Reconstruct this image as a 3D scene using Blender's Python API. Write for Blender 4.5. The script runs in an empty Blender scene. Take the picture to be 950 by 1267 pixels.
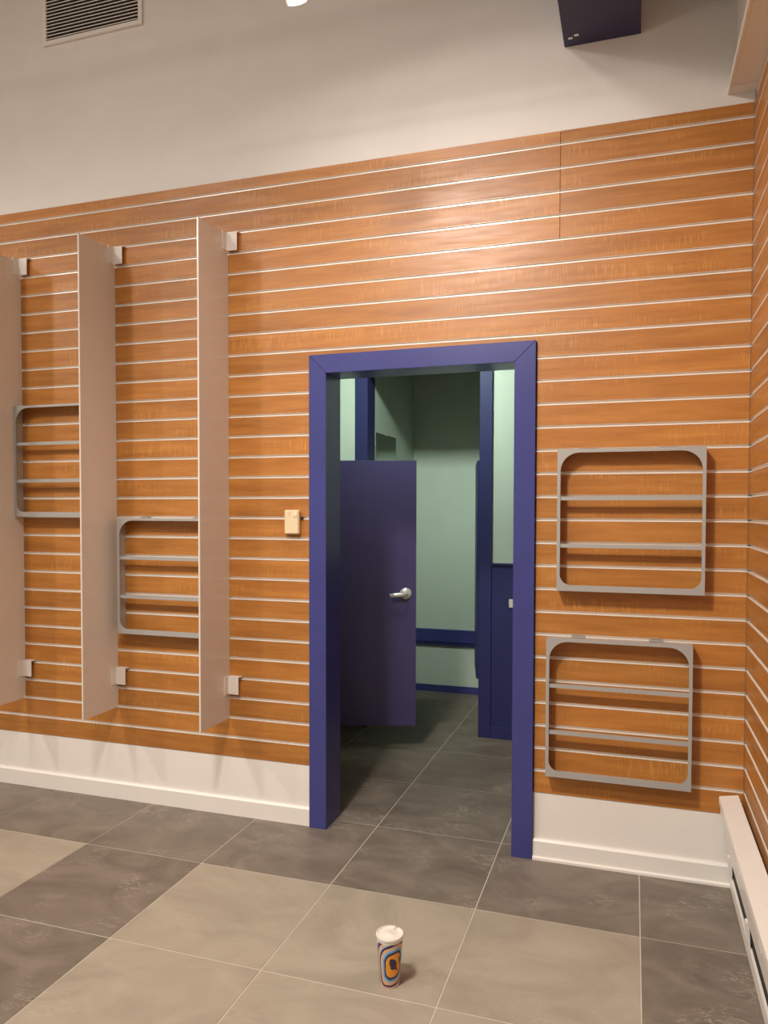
import bpy, bmesh, math, random
from mathutils import Vector, Matrix

# ------------------------------------------------------------------ camera
scene = bpy.context.scene
C = scene.collection
CAM = Vector((-0.44554, -3.37045, 1.55937))
YAW, PITCH, ROLL = 0.315026, -0.02928, 0.002239
F_PX, PPX, PPY = 930.777, 5.07, 24.355
cy_, sy_, cp_, sp_ = math.cos(YAW), math.sin(YAW), math.cos(PITCH), math.sin(PITCH)
fwd = Vector((-sy_ * cp_, cy_ * cp_, sp_)); rt = Vector((cy_, sy_, 0)); up = rt.cross(fwd)
rt2 = rt * math.cos(ROLL) + up * math.sin(ROLL); up2 = up * math.cos(ROLL) - rt * math.sin(ROLL)
cam_d = bpy.data.cameras.new('camera'); cam = bpy.data.objects.new('camera', cam_d); C.objects.link(cam)
M = Matrix((rt2, up2, -fwd)).transposed().to_4x4(); M.translation = CAM
cam.matrix_world = M
cam_d.sensor_fit = 'AUTO'; cam_d.sensor_width = 36.0
cam_d.lens = F_PX / 1267 * 36
cam_d.shift_x = -PPX / 1267; cam_d.shift_y = PPY / 1267
cam_d.clip_start = 0.05
scene.camera = cam

# ------------------------------------------------------------------ world, exposure
LAMP_W = 395.0          # each lamp of the far row
NEAR_W = 10.0           # the lamp close to the wall
FILL_W = 52.0           # each fill panel added at the ceiling
CORR_W = 14.5           # corridor lamp
WORLD = 0.45
EXPOSURE = -0.30
WARM = (1.0, 0.935, 0.865)
world = bpy.data.worlds.new('world'); scene.world = world
world.use_nodes = True
bg = world.node_tree.nodes['Background']
bg.inputs[0].default_value = (1.0, 0.95, 0.9, 1); bg.inputs[1].default_value = WORLD
vs = scene.view_settings
vs.view_transform = 'Standard'; vs.look = 'None'; vs.exposure = EXPOSURE; vs.gamma = 1.0
vs.use_curve_mapping = False
random.seed(4)

# ------------------------------------------------------------------ materials
def srgb(r, g, b):
    f = lambda c: (c / 255 / 12.92) if c / 255 <= 0.04045 else ((c / 255 + 0.055) / 1.055) ** 2.4
    return (f(r), f(g), f(b), 1.0)

class NT:
    def __init__(s, name):
        s.m = bpy.data.materials.new(name); s.m.use_nodes = True
        s.n = s.m.node_tree.nodes; s.l = s.m.node_tree.links
        s.b = s.n['Principled BSDF']
    def node(s, t, **kw):
        n = s.n.new(t)
        for k, v in kw.items(): setattr(n, k, v)
        return n
    def coords(s, scale, rand=True):
        tc = s.node('ShaderNodeTexCoord'); mp = s.node('ShaderNodeMapping')
        mp.inputs['Scale'].default_value = scale
        if rand:
            oi = s.node('ShaderNodeObjectInfo'); mul = s.node('ShaderNodeVectorMath', operation='SCALE')
            cb = s.node('ShaderNodeCombineXYZ')
            s.l.new(oi.outputs['Random'], mul.inputs['Scale']); mul.inputs[0].default_value = (37.0, 23.0, 51.0)
            add = s.node('ShaderNodeVectorMath', operation='ADD')
            s.l.new(tc.outputs['Object'], add.inputs[0]); s.l.new(mul.outputs[0], add.inputs[1])
            s.l.new(add.outputs[0], mp.inputs['Vector'])
        else:
            s.l.new(tc.outputs['Object'], mp.inputs['Vector'])
        return mp.outputs['Vector']
    def noise(s, vec, scale, detail=4, rough=0.55, dist=0.0):
        n = s.node('ShaderNodeTexNoise'); n.inputs['Scale'].default_value = scale
        n.inputs['Detail'].default_value = detail; n.inputs['Roughness'].default_value = rough
        n.inputs['Distortion'].default_value = dist
        s.l.new(vec, n.inputs['Vector']); return n.outputs['Fac']
    def ramp(s, fac, stops, interp='LINEAR'):
        r = s.node('ShaderNodeValToRGB'); r.color_ramp.interpolation = interp
        e = r.color_ramp.elements
        while len(e) < len(stops): e.new(0.5)
        for el, (p, c) in zip(e, stops):
            el.position = p; el.color = c if len(c) == 4 else (*c, 1)
        s.l.new(fac, r.inputs['Fac']); return r.outputs['Color']
    def mix(s, fac, a, b, mode='MIX'):
        m = s.node('ShaderNodeMix', data_type='RGBA', blend_type=mode)
        for sock, v in ((0, fac), (6, a), (7, b)):
            if hasattr(v, 'is_output'): s.l.new(v, m.inputs[sock])
            else: m.inputs[sock].default_value = v
        return m.outputs[2]
    def bump(s, h, strength, dist=0.002):
        b = s.node('ShaderNodeBump'); b.inputs['Strength'].default_value = strength; b.inputs['Distance'].default_value = dist
        s.l.new(h, b.inputs['Height']); s.l.new(b.outputs['Normal'], s.b.inputs['Normal'])
    def set(s, **kw):
        for k, v in kw.items():
            k = k.replace('_', ' ').capitalize() if k not in ('IOR',) else k
            names = {'Base color': 'Base Color', 'Specular': 'Specular IOR Level', 'Transmission': 'Transmission Weight',
                     'Emission color': 'Emission Color', 'Emission strength': 'Emission Strength', 'Coat': 'Coat Weight'}
            sock = s.b.inputs[names.get(k, k)]
            if hasattr(v, 'is_output'): s.l.new(v, sock)
            else: sock.default_value = v
        return s.m

def paint(name, col, rough=0.5, var=0.06, bump=0.08, spec=0.5, scale=6.0, metallic=0.0):
    t = NT(name); v = t.coords((1, 1, 1))
    n = t.noise(v, scale, 3)
    dark = tuple(c * (1 - var) for c in col[:3]) + (1,)
    c = t.ramp(n, [(0.35, dark), (0.65, col)])
    t.bump(t.noise(v, 140, 2), bump, 0.001)
    return t.set(base_color=c, roughness=rough, specular=spec, metallic=metallic)

def wood_mat():
    t = NT('cherry_laminate'); base = t.coords((1, 1, 1))
    v = t.coords((1.4, 5, 15))
    g = t.noise(v, 1.8, 6, 0.62, 0.25)
    col = t.ramp(g, [(0.25, srgb(156, 97, 40)), (0.5, srgb(179, 116, 51)), (0.75, srgb(196, 132, 63))])
    fl = t.noise(t.coords((110, 6, 9)), 1.6, 3, 0.6)
    flk = t.ramp(fl, [(0.50, (0, 0, 0, 1)), (0.70, (1, 1, 1, 1))])
    band = t.ramp(t.noise(t.coords((2.0, 5, 9)), 1.3, 2), [(0.5, (0, 0, 0, 1)), (0.66, (1, 1, 1, 1))])
    fm = t.mix(1.0, flk, band, 'MULTIPLY')
    col = t.mix(fm, col, t.mix(0.55, col, srgb(222, 164, 86)))
    oi = t.node('ShaderNodeObjectInfo')
    rr = t.ramp(oi.outputs['Random'], [(0, (0.90, 0.90, 0.90, 1)), (1, (1.06, 1.05, 1.03, 1))])
    col = t.mix(1.0, col, rr, 'MULTIPLY')
    r = t.ramp(t.noise(t.coords((3, 3, 30)), 2.0, 3), [(0.3, (0.36,) * 3), (0.7, (0.46,) * 3)])
    t.bump(t.noise(t.coords((4, 4, 60)), 4, 3), 0.10, 0.001)
    return t.set(base_color=col, roughness=r, specular=0.5)

def tile_mat(name, lo, mid, hi, scuff, amount):
    t = NT(name)
    v = t.coords((1, 1.5, 1))
    cl = t.noise(v, 3.0, 6, 0.6, 1.2)
    col = t.ramp(cl, [(0.3, lo), (0.52, mid), (0.75, hi)])
    ve = t.noise(t.coords((3.2, 7.5, 1)), 1.6, 6, 0.65, 2.4)
    k = t.ramp(ve, [(0.485, (0, 0, 0, 1)), (0.50, (1, 1, 1, 1)), (0.53, (0, 0, 0, 1))])
    where = t.ramp(t.noise(t.coords((1, 1, 1)), 4.5, 3), [(0.52, (0, 0, 0, 1)), (0.72, (amount,) * 3 + (1,))])
    f = t.mix(1.0, k, where, 'MULTIPLY')
    col = t.mix(f, col, scuff)
    r = t.ramp(cl, [(0.3, (0.42,) * 3), (0.7, (0.56,) * 3)])
    t.bump(t.noise(v, 26, 4), 0.10, 0.002)
    return t.set(base_color=col, roughness=r, specular=0.4)

MAT = {}
MAT['wood'] = wood_mat()
MAT['tile_dark'] = tile_mat('slate_tile', srgb(106, 95, 84), srgb(124, 113, 101), srgb(142, 130, 117), srgb(194, 182, 166), 0.8)
MAT['tile_light'] = tile_mat('sand_tile', srgb(156, 144, 127), srgb(168, 156, 138), srgb(178, 166, 147), srgb(205, 192, 172), 0.4)
MAT['grout'] = paint('grout', srgb(208, 198, 180), 0.9, 0.1, 0.3)
MAT['white'] = paint('white_wall_paint', srgb(232, 225, 217), 0.55, 0.03, 0.05)
MAT['trimwhite'] = paint('white_trim_paint', srgb(238, 231, 222), 0.35, 0.02, 0.03)
MAT['blue'] = paint('indigo_gloss_paint', srgb(65, 67, 130), 0.30, 0.10, 0.06)
MAT['leaf'] = paint('muted_violet_blue_paint', srgb(76, 70, 116), 0.35, 0.08, 0.06)
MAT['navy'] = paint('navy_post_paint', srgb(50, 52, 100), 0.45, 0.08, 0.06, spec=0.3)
MAT['bluedark'] = paint('dark_indigo_beam_paint', srgb(44, 42, 78), 0.5, 0.1, 0.06)
MAT['mint'] = paint('pale_mint_paint', srgb(204, 214, 200), 0.55, 0.03, 0.05)
MAT['alu'] = paint('satin_aluminium', srgb(244, 233, 220), 0.28, 0.04, 0.02, metallic=0.12)
MAT['slotback'] = paint('slot_core_board', srgb(150, 110, 72), 0.8, 0.1)
MAT['panel'] = paint('frosted_acrylic_panel', srgb(226, 213, 200), 0.22, 0.02, 0.01)
MAT['grey'] = paint('grey_enamelled_steel', srgb(180, 177, 172), 0.35, 0.04, 0.02, metallic=0.25)
MAT['cream'] = paint('cream_plastic', srgb(232, 208, 170), 0.4, 0.03, 0.02)
MAT['clip'] = paint('white_plastic_clip', srgb(228, 218, 208), 0.4, 0.03, 0.02)
MAT['black'] = paint('black_plastic', srgb(24, 22, 22), 0.5, 0.1, 0.05)
MAT['dark'] = paint('dark_duct_interior', srgb(44, 42, 44), 0.7, 0.1, 0.05)
MAT['chrome'] = paint('brushed_nickel', srgb(240, 236, 230), 0.25, 0.03, 0.01, metallic=0.45)
MAT['lid'] = paint('white_plastic_lid', srgb(238, 230, 218), 0.35, 0.02, 0.01)
MAT['ceil'] = paint('ceiling_paint', srgb(205, 196, 186), 0.8, 0.03, 0.05)
t = NT('mirror_glass'); MAT['mirror'] = t.set(base_color=(0.72, 0.80, 0.74, 1), metallic=1.0, roughness=0.03)
t = NT('clear_straw_plastic'); MAT['straw'] = t.set(base_color=(0.95, 0.93, 0.9, 1), roughness=0.15, transmission=0.9, IOR=1.05, alpha=0.75)
t = NT('lamp_lens'); MAT['lens'] = t.set(base_color=(1, 0.97, 0.92, 1), emission_color=(1.0, 0.95, 0.88, 1), emission_strength=14.0)
t = NT('diffuser_panel'); MAT['diff'] = t.set(base_color=(0.9, 0.95, 0.9, 1), emission_color=(0.9, 1.0, 0.9, 1), emission_strength=4.0)

# ------------------------------------------------------------------ geometry helpers
def link(name, me, mat, loc=(0, 0, 0), parent=None, rot=(0, 0, 0)):
    o = bpy.data.objects.new(name, me); C.objects.link(o)
    if mat is not None and not me.materials: me.materials.append(MAT[mat])
    o.location = loc; o.rotation_euler = rot
    if parent is not None: o.parent = parent
    return o

def tag(o, label=None, cat=None, group=None, kind=None):
    if label: o['label'] = label
    if cat: o['category'] = cat
    if group: o['group'] = group
    if kind: o['kind'] = kind
    return o

def empty(name, loc, label=None, cat=None, group=None, kind=None, rz=0):
    o = bpy.data.objects.new(name, None); C.objects.link(o); o.location = loc; o.rotation_euler = (0, 0, rz)
    o.empty_display_size = 0.1
    return tag(o, label, cat, group, kind)

def bm_mesh(bm, name, smooth=False):
    bmesh.ops.recalc_face_normals(bm, faces=bm.faces)
    me = bpy.data.meshes.new(name); bm.to_mesh(me); bm.free()
    if smooth:
        for p in me.polygons: p.use_smooth = True
    return me

def add_box(bm, x0, x1, y0, y1, z0, z1):
    v = [bm.verts.new(p) for p in ((x0, y0, z0), (x1, y0, z0), (x1, y1, z0), (x0, y1, z0),
                                   (x0, y0, z1), (x1, y0, z1), (x1, y1, z1), (x0, y1, z1))]
    fs = [bm.faces.new([v[i] for i in f]) for f in ((3, 2, 1, 0), (4, 5, 6, 7), (0, 1, 5, 4), (1, 2, 6, 5), (2, 3, 7, 6), (3, 0, 4, 7))]
    return v, fs

CACHE = {}
def box(name, x0, x1, y0, y1, z0, z1, mat, parent=None, bev=0.0, ploc=None, share=False):
    """box in world coordinates (or in the parent's own frame); its origin sits at its centre"""
    c = Vector(((x0 + x1) / 2, (y0 + y1) / 2, (z0 + z1) / 2))
    d = (x1 - x0, y1 - y0, z1 - z0)
    key = (mat, round(d[0], 4), round(d[1], 4), round(d[2], 4), bev)
    if share and key in CACHE: me = CACHE[key]
    else:
        bm = bmesh.new(); add_box(bm, -d[0] / 2, d[0] / 2, -d[1] / 2, d[1] / 2, -d[2] / 2, d[2] / 2)
        if bev: bmesh.ops.bevel(bm, geom=list(bm.edges), offset=bev, segments=1, affect='EDGES')
        me = bm_mesh(bm, name)
        if share: CACHE[key] = me
    if parent is not None and ploc is None: ploc = parent.location
    loc = c - Vector(ploc) if parent is not None else c
    return link(name, me, mat, loc, parent)

def prism(name, prof, axis, a0, a1, mat, parent=None, bev=0.0, smooth=False):
    """extrude a 2-D profile along an axis. prof coords are the two other axes in order"""
    bm = bmesh.new()
    mk = {'x': lambda p, a: (a, p[0], p[1]), 'y': lambda p, a: (p[0], a, p[1]), 'z': lambda p, a: (p[0], p[1], a)}[axis]
    cen = Vector(mk((sum(p[0] for p in prof) / len(prof), sum(p[1] for p in prof) / len(prof)), (a0 + a1) / 2))
    A = [bm.verts.new(Vector(mk(p, a0)) - cen) for p in prof]; B = [bm.verts.new(Vector(mk(p, a1)) - cen) for p in prof]
    n = len(prof)
    bm.faces.new(A); bm.faces.new(B[::-1])
    for i in range(n): bm.faces.new((A[i], A[(i + 1) % n], B[(i + 1) % n], B[i]))
    if bev: bmesh.ops.bevel(bm, geom=list(bm.edges), offset=bev, segments=1, affect='EDGES')
    me = bm_mesh(bm, name, smooth)
    loc = cen - parent.location if parent is not None else cen
    return link(name, me, mat, loc, parent)

def lathe_bm(bm, prof, seg=32, cap0=False, cap1=False, mtx=None):
    rings = []
    for r, z in prof:
        rings.append([bm.verts.new((r * math.cos(2 * math.pi * i / seg), r * math.sin(2 * math.pi * i / seg), z)) for i in range(seg)])
    for a, b in zip(rings, rings[1:]):
        for i in range(seg): bm.faces.new((a[i], a[(i + 1) % seg], b[(i + 1) % seg], b[i]))
    if cap0: bm.faces.new(rings[0][::-1])
    if cap1: bm.faces.new(rings[-1])
    if mtx is not None: bmesh.ops.transform(bm, matrix=mtx, verts=[v for r in rings for v in r])
    return rings

def lathe(name, prof, mat, loc, parent=None, seg=32, rot=(0, 0, 0), smooth=True):
    bm = bmesh.new(); lathe_bm(bm, prof, seg, True, True)
    me = bm_mesh(bm, name, smooth)
    if smooth:
        try: me.set_sharp_from_angle(angle=math.radians(40))
        except Exception: pass
    return link(name, me, mat, loc, parent, rot)

# ------------------------------------------------------------------ dimensions
PITCHZ = 0.1016
SLOT = [3.1426 - PITCHZ * k for k in range(28)]
GAP = 0.0068                       # half the slot opening
Z_TOP, Z_BOT = 3.199, 0.299        # top and bottom edge of the slat panelling
CAS_L, CAS_LI, CAS_RI, CAS_R, CAS_T, CAS_TI = -1.941, -1.852, -0.952, -0.859, 2.302, 2.213
XL, YF, ZC = -6.5, -6.8, 4.9       # left wall, shop front, ceiling
JAMB = 0.165

# ------------------------------------------------------------------ floor
fl = empty('floor', (0, 0, 0), 'stone-look tile floor in dark slate and pale sand squares', kind='structure')
fl['category'] = 'floor'
box('grout_bed', XL, 0.0, YF, 3.0, -0.05, -0.0015, 'grout', fl)
TS = 0.6115
gx = [-0.405 - TS * i for i in range(-1, 10)]
gy = [0.100 + TS * j for j in range(-11, 5)]
def is_light(i, j):
    # column i counts leftwards from the right wall, row j: 0 is the row touching the back wall's foot
    if j >= -0: return False
    if i == 0: return False
    return (i % 5) != 4
for i in range(0, 10):
    x1 = min(gx[i], 0.0) if i == 0 else gx[i]
    if i == 0: x1 = 0.0
    x0 = gx[i + 1] if i > 0 else gx[1]
    for jj, y0 in enumerate(gy):
        y1 = y0 + TS
        if y0 < -4.6 and i > 6: pass
        row = jj - 10            # row 0: y from -0.51 to 0.10
        if y0 > 0.05 and not (-3.1 < x0 + 0.3 < -0.35): continue
        yy1 = min(y1, 2.99)
        if x0 < XL: continue
        light = is_light(i, row)
        g = 0.0022
        dz = random.uniform(-0.0004, 0.0004)
        box('floor_tile', x0 + g, x1 - g, y0 + g, yy1 - g, -0.010, 0.0 + 0 * dz, 'tile_light' if light else 'tile_dark', fl, 0.0006, share=True)

# ------------------------------------------------------------------ back wall
wb = empty('wall_back', (0, 0, 0), 'white wall above cherry slat panelling with a blue-framed doorway', kind='structure')
bm = bmesh.new()
Y0, Y1 = 0.020, 0.160
add_box(bm, XL, CAS_LI - 0.02, Y0, Y1, 0, Z_TOP - 0.02)
add_box(bm, CAS_RI + 0.02, 0.0, Y0, Y1, 0, Z_TOP - 0.02)
add_box(bm, CAS_LI - 0.02, CAS_RI + 0.02, Y0, Y1, CAS_TI + 0.02, Z_TOP - 0.02)
add_box(bm, XL, 0.0, 0.008, Y1, Z_TOP - 0.02, ZC)
link('plaster', bm_mesh(bm, 'plaster'), 'white', parent=wb)

# slats and slot inserts: each a piece of its own
def slat(x0, x1, z0, z1, parent=wb):
    return box('slat', x0, x1, 0.0, 0.0185, z0, z1, 'wood', parent, 0.0012, share=True)
INS = [(0.0184, -0.0068), (-0.0012, -0.0068), (-0.0012, -0.0022), (0.0095, -0.0022), (0.0095, 0.0062), (0.0002, 0.0062), (0.0002, 0.0068), (0.0184, 0.0068)]
def insert_mesh(length):
    key = ('ins', round(length, 4))
    if key in CACHE: return CACHE[key]
    bm = bmesh.new()
    A = [bm.verts.new((-length / 2, y, z)) for y, z in INS]; B = [bm.verts.new((length / 2, y, z)) for y, z in INS]
    n = len(INS)
    for i in range(n): bm.faces.new((A[i], A[(i + 1) % n], B[(i + 1) % n], B[i]))
    for R_ in (A, B):
        bm.faces.new([R_[i] for i in (0, 1, 2, 3)]); bm.faces.new([R_[i] for i in (3, 4, 7, 0)]); bm.faces.new([R_[i] for i in (4, 5, 6, 7)])
    me = bm_mesh(bm, 'slot_insert'); me.materials.append(MAT['alu']); CACHE[key] = me
    return me
def insert(x0, x1, z, parent=wb):
    return link('slot_insert', insert_mesh(x1 - x0), None, Vector(((x0 + x1) / 2, 0, z)), parent)

XS = -0.7630      # seam of the strip above the full panels
XD = -1.9375      # seam of the full panels, beside the door casing
S = 0.0006
rows = [(SLOT[0] + GAP, Z_TOP)] + [(SLOT[k + 1] + GAP, SLOT[k] - GAP) for k in range(27)] + [(Z_BOT, SLOT[27] - GAP)]
for r, (z0, z1) in enumerate(rows):
    if r <= 4:
        slat(XL + 0.001, XS - S, z0, z1); slat(XS + S, -0.001, z0, z1)
    elif z0 > CAS_T:
        slat(XL + 0.001, -0.001, z0, z1)
    elif z1 > CAS_T:
        # notched over the door casing
        prism('slat', [(XL + 0.001, z0), (CAS_L - 0.004, z0), (CAS_L - 0.004, CAS_T), (CAS_R + 0.003, CAS_T), (CAS_R + 0.003, z0), (-0.001, z0), (-0.001, z1), (XL + 0.001, z1)], 'y', 0.0, 0.0185, 'wood', wb)
    else:
        slat(XL + 0.001, CAS_L - 0.004, z0, z1); slat(CAS_R + 0.003, -0.001, z0, z1)
for k, z in enumerate(SLOT):
    if k <= 4:
        insert(XL + 0.001, XS - S, z); insert(XS + S, -0.002, z)
    elif z > CAS_T:
        insert(XL + 0.001, XD - S, z); insert(XD + S, -0.002, z)
    else:
        insert(XL + 0.001, CAS_L - 0.004, z); insert(CAS_R + 0.003, -0.002, z)

# baseboards
for side, x0, x1 in (('left', XL, CAS_L - 0.001), ('right', CAS_R + 0.001, -0.012)):
    b = empty('baseboard_' + side, ((x0 + x1) / 2, 0, 0), 'white kick panel and skirting under the slat wall, %s of the blue doorway' % side, kind='structure')
    box('kick_panel', x0, x1, 0.004, 0.0198, 0, Z_BOT - 0.001, 'trimwhite', b)
    prism('skirting', [(0.0038, 0), (-0.0115, 0), (-0.0115, 0.082), (-0.004, 0.090), (0.0038, 0.090)], 'x', x0, x1, 'trimwhite', b)
    if side == 'right':
        prism('shoe_strip', [(-0.0117, 0), (-0.022, 0), (-0.022, 0.010), (-0.0117, 0.016)], 'x', x0, x1, 'trimwhite', b)

# ------------------------------------------------------------------ right wall with slats
wr = empty('wall_right', (0, 0, 0), 'cherry slat panelled side wall running towards the camera', kind='structure')
bm = bmesh.new(); add_box(bm, 0.0195, 0.16, YF, 0.16, 0, ZC)
add_box(bm, 0.006, 0.0195, YF, 0.0, Z_TOP, ZC)
link('plaster', bm_mesh(bm, 'plaster'), 'white', parent=wr)
def rslat(y0, y1, z0, z1):
    L = y1 - y0
    key = ('rs', round(L, 4), round(z1 - z0, 4))
    if key not in CACHE:
        bm = bmesh.new(); add_box(bm, -L / 2, L / 2, -0.00925, 0.00925, -(z1 - z0) / 2, (z1 - z0) / 2)
        bmesh.ops.bevel(bm, geom=list(bm.edges), offset=0.0012, segments=1, affect='EDGES')
        CACHE[key] = bm_mesh(bm, 'slat'); CACHE[key].materials.append(MAT['wood'])
    return link('slat', CACHE[key], None, (0.00925, (y0 + y1) / 2, (z0 + z1) / 2), wr, (0, 0, -math.pi / 2))
for r, (z0, z1) in enumerate(rows):
    for y0, y1 in ((-2.4385, -0.0005), (YF, -2.4397)):
        rslat(y0, y1, z0, z1)
for z in SLOT:
    for y0, y1 in ((-2.4385, -0.004), (YF, -2.4397)):
        link('slot_insert', insert_mesh(y1 - y0), None, (0, (y0 + y1) / 2, z), wr, (0, 0, -math.pi / 2))
box('kick_panel', 0.004, 0.0194, YF, -0.001, 0.0, Z_BOT - 0.001, 'trimwhite', wr)

# ------------------------------------------------------------------ left wall and ceiling
wl = tag(box('wall_left', XL - 0.14, XL, YF, 0.16, 0, ZC, 'white'), 'plain white side wall outside the picture', kind='structure')
cl = tag(box('ceiling', XL - 0.14, 0.16, YF, 0.16, ZC, ZC + 0.1, 'ceil'), 'high plain shop ceiling', kind='structure')

# dark blue beam that dies into the back wall
bm_o = empty('trim_1', (-0.595, -2.0, 3.553), 'dark indigo ceiling beam ending at the white wall', kind='structure')
box('beam_casing', -0.751, -0.438, -4.5, 0.0075, 3.553, 4.2, 'bluedark', bm_o, 0.003)
for dx, yy in ((-0.125, -0.06), (-0.10, -0.075)):
    box('fixing_plate', -0.595 + dx - 0.010, -0.595 + dx + 0.008, yy, yy + 0.012, 3.5515, 3.5529, 'chrome', bm_o)
# white boxed soffit on top of the side wall
so = empty('trim_2', (-0.05, -2.0, 3.247), 'white boxed soffit above the side wall slats', kind='structure')
box('soffit_board', -0.100, 0.0055, -5.0, 0.0075, 3.249, 3.283, 'trimwhite', so, 0.001)
box('soffit_box', -0.070, 0.0055, -5.0, 0.0075, 3.2832, 3.62, 'trimwhite', so)
box('corner_bead', -0.1012, -0.090, -5.0, 0.0075, 3.2455, 3.2488, 'trimwhite', so, 0.001)
box('end_strip', -0.0898, 0.0055, -0.055, 0.0075, 3.2460, 3.2488, 'trimwhite', so)

# air vent high on the wall
vx0, vx1, vz0, vz1 = -3.515, -2.885, 4.065, 4.50
ve = empty('air_vent', ((vx0 + vx1) / 2, 0.008, vz0), 'white framed wall air vent with dark louvres, high on the white wall', 'vent')
bm = bmesh.new(); fw_ = 0.022
for a in ((vx0, vx1, vz0, vz0 + fw_), (vx0, vx1, vz1 - fw_, vz1), (vx0, vx0 + fw_, vz0 + fw_, vz1 - fw_), (vx1 - fw_, vx1, vz0 + fw_, vz1 - fw_)):
    add_box(bm, a[0] - ve.location.x, a[1] - ve.location.x, -0.014, -0.0005, a[2] - vz0, a[3] - vz0)
link('vent_frame', bm_mesh(bm, 'vent_frame'), 'trimwhite', (0, 0, 0), ve)
box('vent_backing', vx0 + fw_, vx1 - fw_, 0.005, 0.0075, vz0 + fw_, vz1 - fw_, 'dark', ve)
nl = 22
for i in range(nl):
    zc = vz0 + fw_ + (i + 0.5) * (vz1 - vz0 - 2 * fw_) / nl
    o = box('louvre', vx0 + fw_, vx1 - fw_, -0.0085, 0.0045, zc - 0.0017, zc + 0.0017, 'trimwhite', ve, share=True)
    o.rotation_euler = (math.radians(24), 0, 0)

# ------------------------------------------------------------------ blue doorway
d1 = empty('door_1', ((CAS_L + CAS_R) / 2, 0, 0), 'indigo painted door casing around the open doorway', kind='structure')
YC = -0.021
prism('casing_side', [(CAS_L, 0), (CAS_LI, 0), (CAS_LI, CAS_TI), (CAS_L, CAS_T)], 'y', YC, 0.0195, 'blue', d1, 0.0015)
prism('casing_side', [(CAS_RI, 0), (CAS_R, 0), (CAS_R, CAS_T), (CAS_RI, CAS_TI)], 'y', YC, 0.0195, 'blue', d1, 0.0015)
prism('casing_head', [(CAS_LI + .0006, CAS_TI), (CAS_RI - .0006, CAS_TI), (CAS_R - .0006, CAS_T), (CAS_L + .0006, CAS_T)], 'y', YC, 0.0195, 'blue', d1, 0.0015)
box('jamb', CAS_LI - 0.018, CAS_LI, 0.0196, JAMB, 0, CAS_TI + 0.018, 'blue', d1)
box('jamb', CAS_RI, CAS_RI + 0.018, 0.0196, JAMB, 0, CAS_TI + 0.018, 'blue', d1)
box('head_jamb', CAS_LI, CAS_RI, 0.0196, JAMB, CAS_TI, CAS_TI + 0.018, 'blue', d1)
box('caulk_bead', CAS_L - 0.0055, CAS_L - 0.0005, -0.0035, 0.010, 0.30, CAS_T - 0.005, 'trimwhite', d1)
for x, z in ((CAS_LI - .008, 2.19), (CAS_LI - .010, 2.15), (-1.53, 2.235), (-1.37, 2.25), (-1.33, 2.225), (-0.985, 2.236), (CAS_RI + .012, 2.20), (CAS_RI + .012, 2.155), (CAS_LI - .02, 1.75), (CAS_RI + .01, 1.65)):
    box('nail_hole', x - 0.0022, x + 0.0022, YC - 0.0006, YC + 0.002, z - 0.0022, z + 0.0022, 'black', d1, share=True)

# ------------------------------------------------------------------ corridor and fitting room behind the doorway
YCW = 1.705; YB = 2.870
wc = empty('wall_corridor', (0, YCW, 0), 'pale mint corridor wall with an indigo frame around the cubicle opening', kind='structure')
PX0, PX1, PL, PR = -2.346, -2.250, -1.443, -1.358
CZ = 3.25
bm = bmesh.new()
def ab(*a): add_box(bm, a[0], a[1], a[2] - YCW, a[3] - YCW, a[4], a[5])
ab(-3.0, PX0 + 0.01, YCW, YCW + 0.12, 0, CZ)
ab(PR - 0.01, -0.35, YCW + 0.012, YCW + 0.12, 0, CZ)
ab(PX0 + 0.01, PR - 0.01, YCW, YCW + 0.12, 2.52, CZ)
link('plaster', bm_mesh(bm, 'plaster'), 'mint', parent=wc)
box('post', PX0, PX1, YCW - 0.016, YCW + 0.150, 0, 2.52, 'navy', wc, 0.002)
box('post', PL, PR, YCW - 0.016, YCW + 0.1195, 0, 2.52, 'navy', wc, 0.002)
box('head_board', PX0, PR, YCW - 0.018, YCW - 0.0005, 2.52, 2.60, 'blue', wc, 0.002)
# wainscot to the right of the post
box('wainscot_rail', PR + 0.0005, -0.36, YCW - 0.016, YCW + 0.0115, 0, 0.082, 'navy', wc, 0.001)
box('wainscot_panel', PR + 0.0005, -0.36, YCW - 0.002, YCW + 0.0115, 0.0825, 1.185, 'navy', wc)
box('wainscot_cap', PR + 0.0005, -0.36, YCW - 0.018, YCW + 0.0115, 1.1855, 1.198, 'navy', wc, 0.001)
box('latch_plate', -1.238, -1.205, YCW - 0.012, YCW - 0.0025, 0.900, 0.957, 'chrome', wc, 0.002)
# corridor ends
tag(box('wall_corridor_left', -3.1, -2.475, JAMB, YCW, 0, CZ, 'mint'), 'mint wall at the left end of the corridor', kind='structure')
tag(box('wall_corridor_right', -0.36, -0.25, JAMB, YCW + 0.012, 0, CZ, 'mint'), 'mint wall at the right end of the corridor', kind='structure')
wcf = tag(box('wall_corridor_front', -2.474, CAS_LI - 0.02, 0.1605, JAMB - 0.001, 0, CZ, 'mint'), 'mint inner face of the shop wall, left of the doorway', kind='structure')
tag(box('ceiling_corridor', -3.1, -0.25, 0.1605, 3.0, CZ, CZ + 0.08, 'ceil'), 'corridor and cubicle ceiling behind the doorway', kind='structure')
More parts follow.
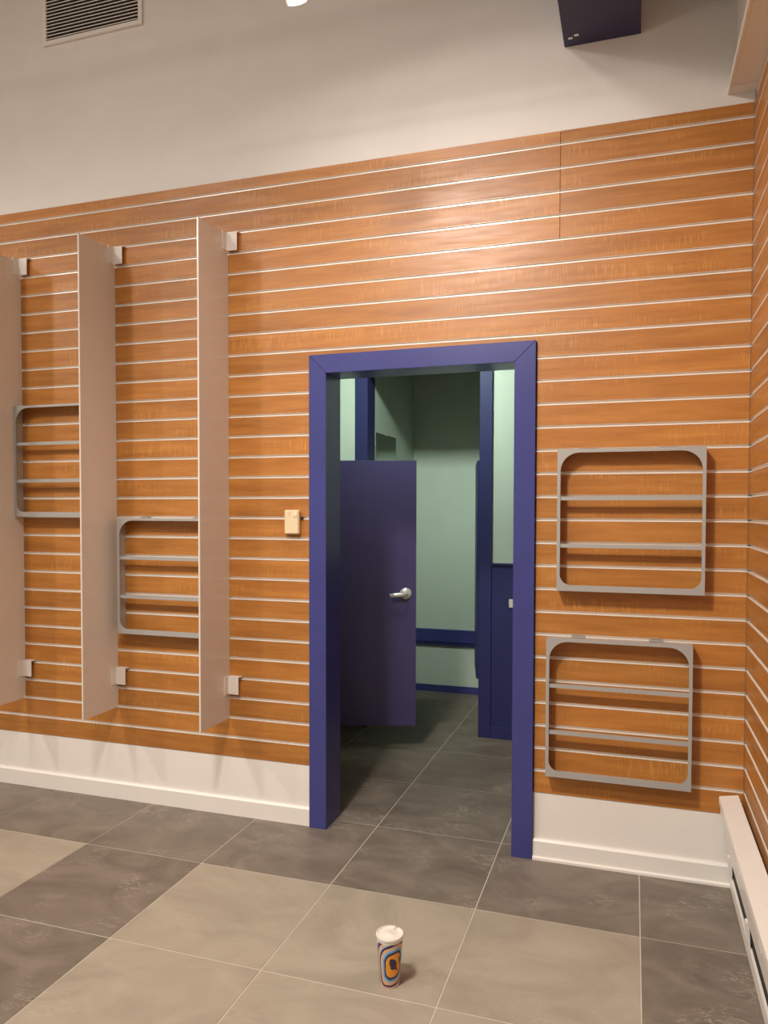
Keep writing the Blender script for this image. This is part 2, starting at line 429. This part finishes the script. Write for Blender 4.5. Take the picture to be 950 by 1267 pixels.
# fitting cubicle
tag(box('wall_cubicle_left', -2.40, -2.250, YCW + 0.151, YB, 0, CZ, 'mint'), 'mint left wall of the fitting cubicle, holding the mirror', kind='structure')
tag(box('wall_cubicle_right', -1.36, -1.22, YCW + 0.121, YB, 0, CZ, 'mint'), 'mint right wall of the fitting cubicle', kind='structure')
tag(box('wall_cubicle_back', -2.40, -1.22, YB, YB + 0.12, 0, CZ, 'mint'), 'mint back wall of the fitting cubicle above the bench', kind='structure')
tag(box('baseboard_cubicle', -2.249, -1.361, YB - 0.014, YB - 0.0005, 0, 0.058, 'blue', None, 0.001), 'indigo skirting at the foot of the cubicle back wall', kind='structure')
bn = empty('wall_rail', (-1.8, YB - 0.001, 0.40), 'broad indigo rail board across the cubicle back wall, above the skirting', 'rail')
box('rail_board', -2.248, -1.362, YB - 0.034, YB - 0.001, 0.432, 0.540, 'blue', bn, 0.003)
box('rail_under_shade', -2.248, -1.362, YB - 0.026, YB - 0.001, 0.402, 0.4315, 'navy', bn, 0.002)  # navy strip painting in the shadow under the rail board

mi = empty('mirror', (-2.249, 1.98, 0.45), 'frameless wall mirror inside the fitting cubicle above the open blue leaf', 'mirror')
box('mirror_glass', -2.2495, -2.2440, 1.862, 2.345, 0.45, 2.128, 'mirror', mi, 0.001)
box('mirror_clip', -2.2438, -2.2420, 2.09, 2.11, 2.120, 2.135, 'chrome', mi)

# blue leaf with lever, hanging clear of the floor
def rleaf(name, hinge, free, z0, z1, label, with_lever):
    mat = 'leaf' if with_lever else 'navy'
    hv = Vector((hinge[0], hinge[1], 0)); fv = Vector((free[0], free[1], 0)); L = (fv - hv).length
    rz = math.atan2(fv.y - hv.y, fv.x - hv.x)
    e = empty(name, (hinge[0], hinge[1], z0), label, 'door', rz=rz)
    H = z1 - z0
    box('leaf', 0, L, 0, 0.040, 0, H, mat, e, 0.0015, ploc=(0, 0, 0))
    for hz in (0.22, H / 2, H - 0.22):
        lathe('hinge', [(0.007, -0.045), (0.007, 0.045)], 'chrome', (-0.006, -0.004, hz), e, 10)
    if with_lever:
        lx, lz = L - 0.066, 1.022 - z0
        o = lathe('rose', [(0.0, 0.013), (0.012, 0.013), (0.029, 0.010), (0.037, 0.004), (0.038, 0.0)][::-1], 'chrome', (lx, -0.0002, lz), e, 28, (math.pi / 2, 0, 0))
        bm = bmesh.new()
        # lever arm: neck then a tapering blade towards the hinge side
        pts = [(0.0, -0.012, 0.0, .011, .011), (0.0, -0.036, 0.0, .011, .011), (-0.006, -0.046, 0.0, .012, .009), (-0.03, -0.049, -0.002, .014, .009), (-0.07, -0.049, -0.005, .0135, .008), (-0.102, -0.047, -0.009, .013, .008)]
        rings = []
        for k, (x, y, z, a, b_) in enumerate(pts):
            nxt = pts[min(k + 1, len(pts) - 1)]; prv = pts[max(k - 1, 0)]
            d = (Vector(nxt[:3]) - Vector(prv[:3])).normalized()
            s_ = Vector((0, 0, 1)); n_ = d.cross(s_).normalized(); s_ = n_.cross(d)
            rings.append([bm.verts.new(Vector((x, y, z)) + s_ * a * math.cos(q) + n_ * b_ * math.sin(q)) for q in [2 * math.pi * i / 12 for i in range(12)]])
        for a, b_ in zip(rings, rings[1:]):
            for i in range(12): bm.faces.new((a[i], a[(i + 1) % 12], b_[(i + 1) % 12], b_[i]))
        bm.faces.new(rings[0]); bm.faces.new(rings[-1])
        link('lever', bm_mesh(bm, 'lever', True), 'chrome', (0, 0, 0), o, (-math.pi / 2, 0, 0))
        lathe('key_cylinder', [(0.0075, -0.002), (0.0075, 0.006), (0.006, 0.007)], 'dark', (0, 0, 0.037), o, 14)
        box('latch_plate', L - 0.0005, L + 0.0012, 0.010, 0.030, lz - 0.03, lz + 0.03, 'chrome', e, ploc=(0, 0, 0))
        box('latch_bolt', L + 0.0012, L + 0.010, 0.014, 0.026, lz - 0.008, lz + 0.008, 'chrome', e, 0.001, ploc=(0, 0, 0))
    return e
rleaf('door_leaf', (-2.440, 1.031), (-1.762, 1.251), 0.170, 1.872, 'indigo door leaf with nickel lever standing ajar inside the doorway', True)
rleaf('cubicle_door', (-1.447, 1.840), (-1.560, 2.335), 0.370, 1.905, 'narrow indigo cubicle door seen nearly edge-on beside the right post', False)


# corridor lamp: a tilted wall-wash box above the doorway, on the corridor side
cg = empty('corridor_lamp', (-1.75, 0.33, 3.13), 'tilted wash lamp on the corridor side above the doorway, out of sight', 'lamp')
cg.rotation_euler = (math.radians(56), 0, 0)
box('lamp_tray', -0.20, 0.20, -0.12, 0.12, 0.0, 0.05, 'trimwhite', cg, ploc=(0, 0, 0))
box('lamp_diffuser', -0.18, 0.18, -0.10, 0.10, -0.006, -0.0005, 'diff', cg, ploc=(0, 0, 0))
ld = bpy.data.lights.new('corridor_light', 'AREA'); ld.shape = 'RECTANGLE'; ld.size = 0.34; ld.size_y = 0.18
ld.spread = math.radians(95); ld.energy = CORR_W; ld.color = (0.84, 1.0, 0.88)
lo = bpy.data.objects.new('corridor_light', ld); C.objects.link(lo); lo.location = (-1.75, 0.345, 3.117)
lo.rotation_euler = cg.rotation_euler

# ------------------------------------------------------------------ divider panels with clips
DIV_Z0, DIV_Z1, DIV_D = 0.497, 2.922, 0.275
divs = [(-3.690, 'tall frosted divider panel at the left edge of the picture'),
        (-3.068, 'tall frosted divider panel between the two grey frames'),
        (-2.392, 'tall frosted divider panel nearest the blue doorway')]
for x, lab in divs:
    e = empty('divider_panel', (x, 0, DIV_Z0), lab, 'panel', 'divider panels on the slat wall')
    T = 0.0045
    prism('panel_sheet', [(-DIV_D, DIV_Z0), (-0.026, DIV_Z0), (-0.003, DIV_Z0 + 0.012), (-0.003, DIV_Z0 + 0.075), (-0.0015, DIV_Z0 + 0.08), (-0.0015, DIV_Z1 - 0.09), (-0.02, DIV_Z1 - 0.085), (-0.02, DIV_Z1), (-DIV_D, DIV_Z1)],
          'x', x - T, x + T, 'panel', e, 0.0008)
    for zt, hk in ((2.936, SLOT[2]), (0.716, SLOT[24])):
        b = box('clip', x + T + 0.0002, x + T + 0.060, -0.0235, -0.0205, zt - 0.092, zt, 'clip', e, 0.0006)
        box('clip_flange', x + T + 0.0002, x + T + 0.0030, -0.060, -0.0237, zt - 0.092, zt, 'clip', b, ploc=e.location + b.location)
        box('clip_hook', x + T + 0.004, x + T + 0.068, -0.0204, 0.0060, zt - 0.004, zt, 'clip', b, ploc=e.location + b.location)

# ------------------------------------------------------------------ grey steel frames
def rounded(x0, x1, z0, z1, rt_, rb_, n=8):
    """round-cornered opening and, point for point, the square outline round it"""
    inn, out = [], []
    for cx, cz, r, a0, sx, sz in ((x1 - rt_, z1 - rt_, rt_, 0, 1, 1), (x0 + rt_, z1 - rt_, rt_, 90, -1, 1), (x0 + rb_, z0 + rb_, rb_, 180, -1, 0), (x1 - rb_, z0 + rb_, rb_, 270, 1, 0)):
        ox, oz = sx * FW / 2, sz * FH
        arc = [(cx + r * math.cos(math.radians(a0 + 90 * i / n)), cz + r * math.sin(math.radians(a0 + 90 * i / n))) for i in range(n + 1)]
        side_first = a0 in (0, 180)
        A = (ox, arc[0][1]) if side_first else (arc[0][0], oz)
        B = (arc[-1][0], oz) if side_first else (ox, arc[-1][1])
        for i, p in enumerate(arc):
            t_ = i / n
            q = tuple(A[k] + ((ox, oz)[k] - A[k]) * t_ * 2 for k in (0, 1)) if t_ <= 0.5 else tuple((ox, oz)[k] + (B[k] - (ox, oz)[k]) * (t_ * 2 - 1) for k in (0, 1))
            inn.append(p); out.append(q)
    return inn, out
FW, FH, FD = 0.592, 0.605, 0.068
FS, FTK, RAD = 0.0135, 0.0025, 0.062
def frame_shell():
    """open box of sheet steel: four walls, a front flange with a round-cornered opening"""
    bm = bmesh.new()
    yb, yf = -0.0035, -FD
    inner, op = rounded(-FW / 2 + FS, FW / 2 - FS, 0.026, FH - 0.0125, 0.078, 0.045)
    for ya, yb2 in ((yf, yf + FTK),):
        I0 = [bm.verts.new((p[0], ya, p[1])) for p in inner]; I1 = [bm.verts.new((p[0], yb2, p[1])) for p in inner]
        O0 = [bm.verts.new((p[0], ya, p[1])) for p in op]; O1 = [bm.verts.new((p[0], yb2, p[1])) for p in op]
        n = len(inner)
        for i in range(n):
            j = (i + 1) % n
            bm.faces.new((I0[i], I0[j], O0[j], O0[i])); bm.faces.new((I1[j], I1[i], O1[i], O1[j]))
            bm.faces.new((I0[j], I0[i], I1[i], I1[j])); bm.faces.new((O0[i], O0[j], O1[j], O1[i]))
    return bm_mesh(bm, 'front_flange')
flange = frame_shell(); flange.materials.append(MAT['grey'])
def shell_strip(w, h, d):
    bm = bmesh.new(); add_box(bm, -w / 2, w / 2, -d / 2, d / 2, -h / 2, h / 2); me = bm_mesh(bm, 'wall_strip'); me.materials.append(MAT['grey']); return me
DD = FD - FTK - 0.004
m_h = shell_strip(FW, FTK, DD); m_v = shell_strip(FTK, FH - 2 * FTK, DD)
bm = bmesh.new(); add_box(bm, -FW / 2 + FTK, FW / 2 - FTK, -0.0012, 0.0012, -0.008, 0.008); add_box(bm, -FW / 2 + FTK, FW / 2 - FTK, 0.0012, 0.014, 0.0058, 0.008)
m_bar = bm_mesh(bm, 'cross_bar'); m_bar.materials.append(MAT['grey'])
m_hook = shell_strip(0.058, 0.003, 0.030)
def steel_frame(x0, k, lab, slip=0.0):
    top = SLOT[k] - 0.005; z0 = top - FH
    e = empty('steel_frame', (x0 + FW / 2, 0, z0), lab, 'frame', 'grey steel frames hung on the slat wall')
    link('front_flange', flange, None, (0, 0, 0), e)
    ym = -0.004 - DD / 2
    link('top_plate', m_h, None, (0, ym, FH - FTK / 2), e); link('bottom_plate', m_h, None, (0, ym, FTK / 2), e)
    for s in (-1, 1): link('side_plate', m_v, None, (s * (FW - FTK) / 2, ym, FH / 2), e)
    for zz in (1.609, 1.406):
        link('cross_bar', m_bar, None, (0, -FD + FTK + 0.003, zz - 1.2117), e)
    for hx in (-0.165, 0.155):
        link('hanging_hook', m_hook, None, (hx, 0.0055 - 0.015, FH + 0.0032), e)
    return e
steel_frame(-0.758, 13, 'grey steel shelf frame, upper of the two right of the doorway')
steel_frame(-0.799, 21, 'grey steel shelf frame, lower of the two right of the doorway')
steel_frame(-3.684, 10, 'grey steel shelf frame against the leftmost divider panel')
steel_frame(-3.014, 16, 'grey steel shelf frame between the middle divider and the one nearest the doorway')

# ------------------------------------------------------------------ cream box by the door
cb = empty('sensor_box', (-2.030, -0.014, 1.438), 'small cream plastic box hung on the slats left of the blue casing', 'box')
box('housing', -2.070, -1.992, -0.030, -0.0015, 1.438, 1.557, 'cream', cb, 0.006)
lathe('round_button', [(0.0125, 0.0), (0.0125, 0.0015), (0.0105, 0.0025)], 'cream', (0.019, -0.016, 0.093), cb, 24, (math.pi / 2, 0, 0))
box('seam_groove', -2.041, -2.0395, -0.0306, -0.0295, 1.525, 1.552, 'slotback', cb)
box('hook_tail', -1.9918, -1.978, -0.010, 0.002, 1.512, 1.522, 'black', cb, 0.002)

# ------------------------------------------------------------------ baseboard heater
he = empty('baseboard_heater', (-0.05, -2.0, 0.0), 'white baseboard heater along the foot of the right slat wall', 'heater')
HY0, HY1 = -4.2, -0.024
prism('hood', [(-0.024, 0.392), (-0.094, 0.380), (-0.097, 0.376), (-0.097, 0.352), (-0.0945, 0.352), (-0.0945, 0.374), (-0.092, 0.3775), (-0.024, 0.3890)], 'y', HY0, HY1, 'trimwhite', he)
prism('back_plate', [(-0.003, 0.02), (-0.0120, 0.02), (-0.0120, 0.335), (-0.003, 0.335)], 'y', HY0, HY1, 'trimwhite', he)
prism('front_panel', [(-0.070, 0.305), (-0.074, 0.305), (-0.060, 0.160), (-0.052, 0.150), (-0.050, 0.152), (-0.056, 0.162)], 'y', HY0, HY1, 'trimwhite', he)
prism('foot_strip', [(-0.0122, 0.002), (-0.046, 0.002), (-0.050, 0.006), (-0.050, 0.052), (-0.046, 0.060), (-0.043, 0.060), (-0.047, 0.050), (-0.047, 0.008), (-0.0122, 0.006)], 'y', HY0, HY1, 'trimwhite', he)
prism('fin_gap_shade', [(-0.0125, 0.0095), (-0.0455, 0.0095), (-0.0455, 0.048), (-0.041, 0.060), (-0.046, 0.149), (-0.0495, 0.156), (-0.060, 0.25), (-0.0125, 0.25)], 'y', HY0 + 0.02, HY1 - 0.002, 'dark', he)  # fin core filled out in dark colour, painting shade into the gaps
for y in (-0.060, -0.565, -1.045, -1.55, -2.05, -2.55):
    prism('support_bracket', [(-0.0122, 0.306), (-0.088, 0.306), (-0.094, 0.325), (-0.094, 0.372), (-0.0145, 0.372)], 'y', y - 0.004, y + 0.004, 'trimwhite', he)
    prism('foot_bracket', [(-0.0480, 0.0605), (-0.052, 0.0605), (-0.062, 0.110), (-0.064, 0.149), (-0.0530, 0.149)], 'y', y - 0.014, y + 0.014, 'trimwhite', he)

# ------------------------------------------------------------------ paper cup
def cup_material():
    t = NT('printed_paper_cup')
    uv = t.node('ShaderNodeUVMap'); uv.uv_map = 'UVMap'
    sep = t.node('ShaderNodeSeparateXYZ'); t.l.new(uv.outputs[0], sep.inputs[0])
    def m(op, a, b=None, c=None):
        n = t.node('ShaderNodeMath', operation=op)
        for i, v in enumerate((a, b, c)):
            if v is None: continue
            if hasattr(v, 'is_output'): t.l.new(v, n.inputs[i])
            else: n.inputs[i].default_value = v
        return n.outputs[0]
    wob = t.noise(uv.outputs[0], 28.0, 2, 0.5); w2 = m('MULTIPLY', m('SUBTRACT', wob, 0.5), 0.012)
    U = m('SUBTRACT', m('ADD', sep.outputs[0], w2), 0.013)          # metres round the cup, print centre right of the front
    V = m('SUBTRACT', m('ADD', sep.outputs[1], w2), 0.079)
    def sup(a, b, u=U, v=V, p=2.8):
        return m('POWER', m('ADD', m('POWER', m('ABSOLUTE', m('DIVIDE', u, a)), p), m('POWER', m('ABSOLUTE', m('DIVIDE', v, b)), p)), 1 / p)
    d = sup(0.075, 0.105, U, m('ADD', V, m('MULTIPLY', U, -0.25)))
    NAVY, ORG, SKY, LAV, PEACH, WH = srgb(38, 40, 92), srgb(240, 156, 44), srgb(96, 168, 206), srgb(186, 184, 204), srgb(232, 178, 122), srgb(236, 228, 218)
    bands = t.ramp(d, [(0.0, ORG), (0.36, NAVY), (0.43, SKY), (0.49, LAV), (0.55, PEACH), (0.62, NAVY), (0.69, LAV), (0.76, PEACH), (0.83, NAVY), (0.90, srgb(60, 84, 176)), (0.97, WH)], 'CONSTANT')
    # dark counter of the orange letter and its slanted tail
    cu = m('ADD', U, 0.002); cv = m('SUBTRACT', V, 0.005)
    hole = m('LESS_THAN', sup(0.0120, 0.0200, m('ADD', cu, m('MULTIPLY', cv, 0.15)), cv, 2.4), 1.0)
    col = t.mix(hole, bands, srgb(58, 46, 78))
    inn = m('LESS_THAN', d, 0.35)
    tu = m('SUBTRACT', U, 0.0085); tv = m('ADD', V, 0.0135)
    tail = m('LESS_THAN', sup(0.0034, 0.0075, m('ADD', tu, m('MULTIPLY', tv, 0.6)), tv, 2.0), 1.0)
    col = t.mix(m('MULTIPLY', tail, inn), col, srgb(58, 46, 78))
    wed = m('MULTIPLY', m('LESS_THAN', sup(0.006, 0.013, m('SUBTRACT', U, 0.0245), m('SUBTRACT', V, 0.016), 2.0), 1.0), m('LESS_THAN', d, 0.5))
    col = t.mix(wed, col, srgb(50, 42, 76))
    # white rim at the top, pale foot
    rim = m('GREATER_THAN', sep.outputs[1], 0.150)
    col = t.mix(rim, col, WH)
    foot = m('LESS_THAN', sep.outputs[1], 0.006)
    col = t.mix(foot, col, srgb(226, 190, 172))
    return t.set(base_color=col, roughness=0.35)
MAT['cup'] = cup_material()
CUPX, CUPY = -1.192, -1.052
cu = empty('paper_cup', (CUPX, CUPY, 0.0), 'tall blue and orange printed paper cup with white lid, alone on the floor', 'cup')
bm = bmesh.new(); SEG = 64
prof = [(0.0320, 0.0), (0.0326, 0.002), (0.0430, 0.160)]
uvl = bm.loops.layers.uv.new('UVMap')
facing = math.atan2(CAM.y - CUPY, CAM.x - CUPX)
rings = [[(r * math.cos(facing + 2 * math.pi * (i / SEG - 0.5)), r * math.sin(facing + 2 * math.pi * (i / SEG - 0.5)), z) for i in range(SEG + 1)] for r, z in prof]
vr = [[bm.verts.new(p) for p in ring[:-1]] for ring in rings]
for a in range(len(prof) - 1):
    for i in range(SEG):
        j = (i + 1) % SEG
        f = bm.faces.new((vr[a][i], vr[a][j], vr[a + 1][j], vr[a + 1][i]))
        for lp, (ii, aa) in zip(f.loops, ((i, a), (i + 1, a), (i + 1, a + 1), (i, a + 1))):
            lp[uvl].uv = ((ii / SEG - 0.5) * 2 * math.pi * 0.038, prof[aa][1])
f = bm.faces.new(vr[0][::-1])
link('cup_body', bm_mesh(bm, 'cup_body', True), 'cup', (0, 0, 0), cu)
ld_ = lathe('cup_lid', [(0.0436, 0.1600), (0.0455, 0.1605), (0.0460, 0.1645), (0.0446, 0.168), (0.0405, 0.1685), (0.0395, 0.165), (0.012, 0.1645), (0.010, 0.166), (0.001, 0.166)], 'lid', (0, 0, 0), cu, 48)
bm = bmesh.new(); lathe_bm(bm, [(0.0030, 0.0), (0.0030, 0.060), (0.0024, 0.060), (0.0024, 0.0)], 12)
link('straw', bm_mesh(bm, 'straw', True), 'straw', (0.006, 0.027, 0.166), cu, (math.radians(-6), math.radians(7), 0))

# ------------------------------------------------------------------ track lamps
def track_lamp(x, y, z, lab, tgt, power, size=150, soft=0.04, stem=0.34, blend=1.0):
    e = empty('track_lamp', (x, y, z), lab, 'lamp', 'track lamps along the slat wall')
    d = (Vector(tgt) - Vector((x, y, z))).normalized()
    q = d.to_track_quat('-Z', 'Y').to_euler()
    h = lathe('lamp_housing', [(0.0315, 0.006), (0.033, 0.0), (0.036, 0.0), (0.036, 0.07), (0.028, 0.095), (0.012, 0.102)], 'trimwhite', (0, 0, 0), e, 32, q)
    lathe('lamp_lens', [(0.0312, 0.004), (0.028, 0.0015), (0.008, 0.0)][::-1], 'lens', (0, 0, 0), h, 32)
    lathe('stem', [(0.005, 0.0), (0.005, stem)], 'trimwhite', -d * 0.06 + Vector((0, 0, 0.03)), e, 12)
    box('track_adapter', -0.06, 0.06, -0.018, 0.018, stem - 0.002, stem + 0.03, 'trimwhite', e, 0.003, ploc=d * 0.06 - Vector((0, 0, 0.03)))
    L = bpy.data.lights.new('track_light', 'SPOT'); L.energy = power; L.color = WARM; L.spot_size = math.radians(size); L.spot_blend = blend
    L.shadow_soft_size = soft
    lo = bpy.data.objects.new('track_light', L); C.objects.link(lo); lo.location = Vector((x, y, z)) + d * 0.012
    lo.rotation_euler = q
    return e
track_lamp(-1.545, -1.0, 3.272, 'bright track lamp peeping in at the top edge of the picture', (-1.35, -0.15, 1.4), NEAR_W, 178, 0.04, 0.25, 0.15)
for x, pw, dx, lab in ((-5.50, 0.58, 0.6, 'track lamp furthest left in the row over the shop floor'), (-3.95, 0.30, 0.6, 'middle track lamp of the row over the shop floor'),
               (-1.68, 1.15, 0.9, 'track lamp of the far row nearest the blue beam')):
    track_lamp(x, -2.6, 3.83, lab, (x + dx, -0.2, 0.70), LAMP_W * pw, 100, 0.18 if x > -2 else 0.10)
tag(box('lighting_track', -2.4, -0.85, -1.045, -1.005, 3.622, 3.647, 'trimwhite'), 'short white lighting track close to the slat wall, above the picture', 'track')
tag(box('lighting_track', -6.2, -1.2, -2.66, -2.62, 4.34, 4.37, 'trimwhite'), 'long white lighting track over the shop floor, above the picture', 'track')
# unseen fill panels, added behind the camera to raise the ambient light
for x, y, wh in ((-4.4, -3.4, 'left of the pair nearer the slat wall'), (-2.2, -3.4, 'right of the pair nearer the slat wall'), (-4.4, -5.4, 'left of the pair nearer the shop front'), (-2.2, -5.4, 'right of the pair nearer the shop front')):
    e = empty('fill_panel', (x, y, ZC), 'square fill panel added at the ceiling, out of sight, ' + wh, 'lamp', 'added fill panels over the shop floor')
    box('fill_tray', x - 0.32, x + 0.32, y - 0.32, y + 0.32, ZC - 0.04, ZC - 0.001, 'trimwhite', e)
    box('fill_diffuser', x - 0.30, x + 0.30, y - 0.30, y + 0.30, ZC - 0.046, ZC - 0.0405, 'diff', e)
    L = bpy.data.lights.new('fill_light', 'AREA'); L.size = 0.58; L.energy = FILL_W; L.color = (1.0, 0.93, 0.86)
    lo = bpy.data.objects.new('fill_light', L); C.objects.link(lo); lo.location = (x, y, ZC - 0.05)
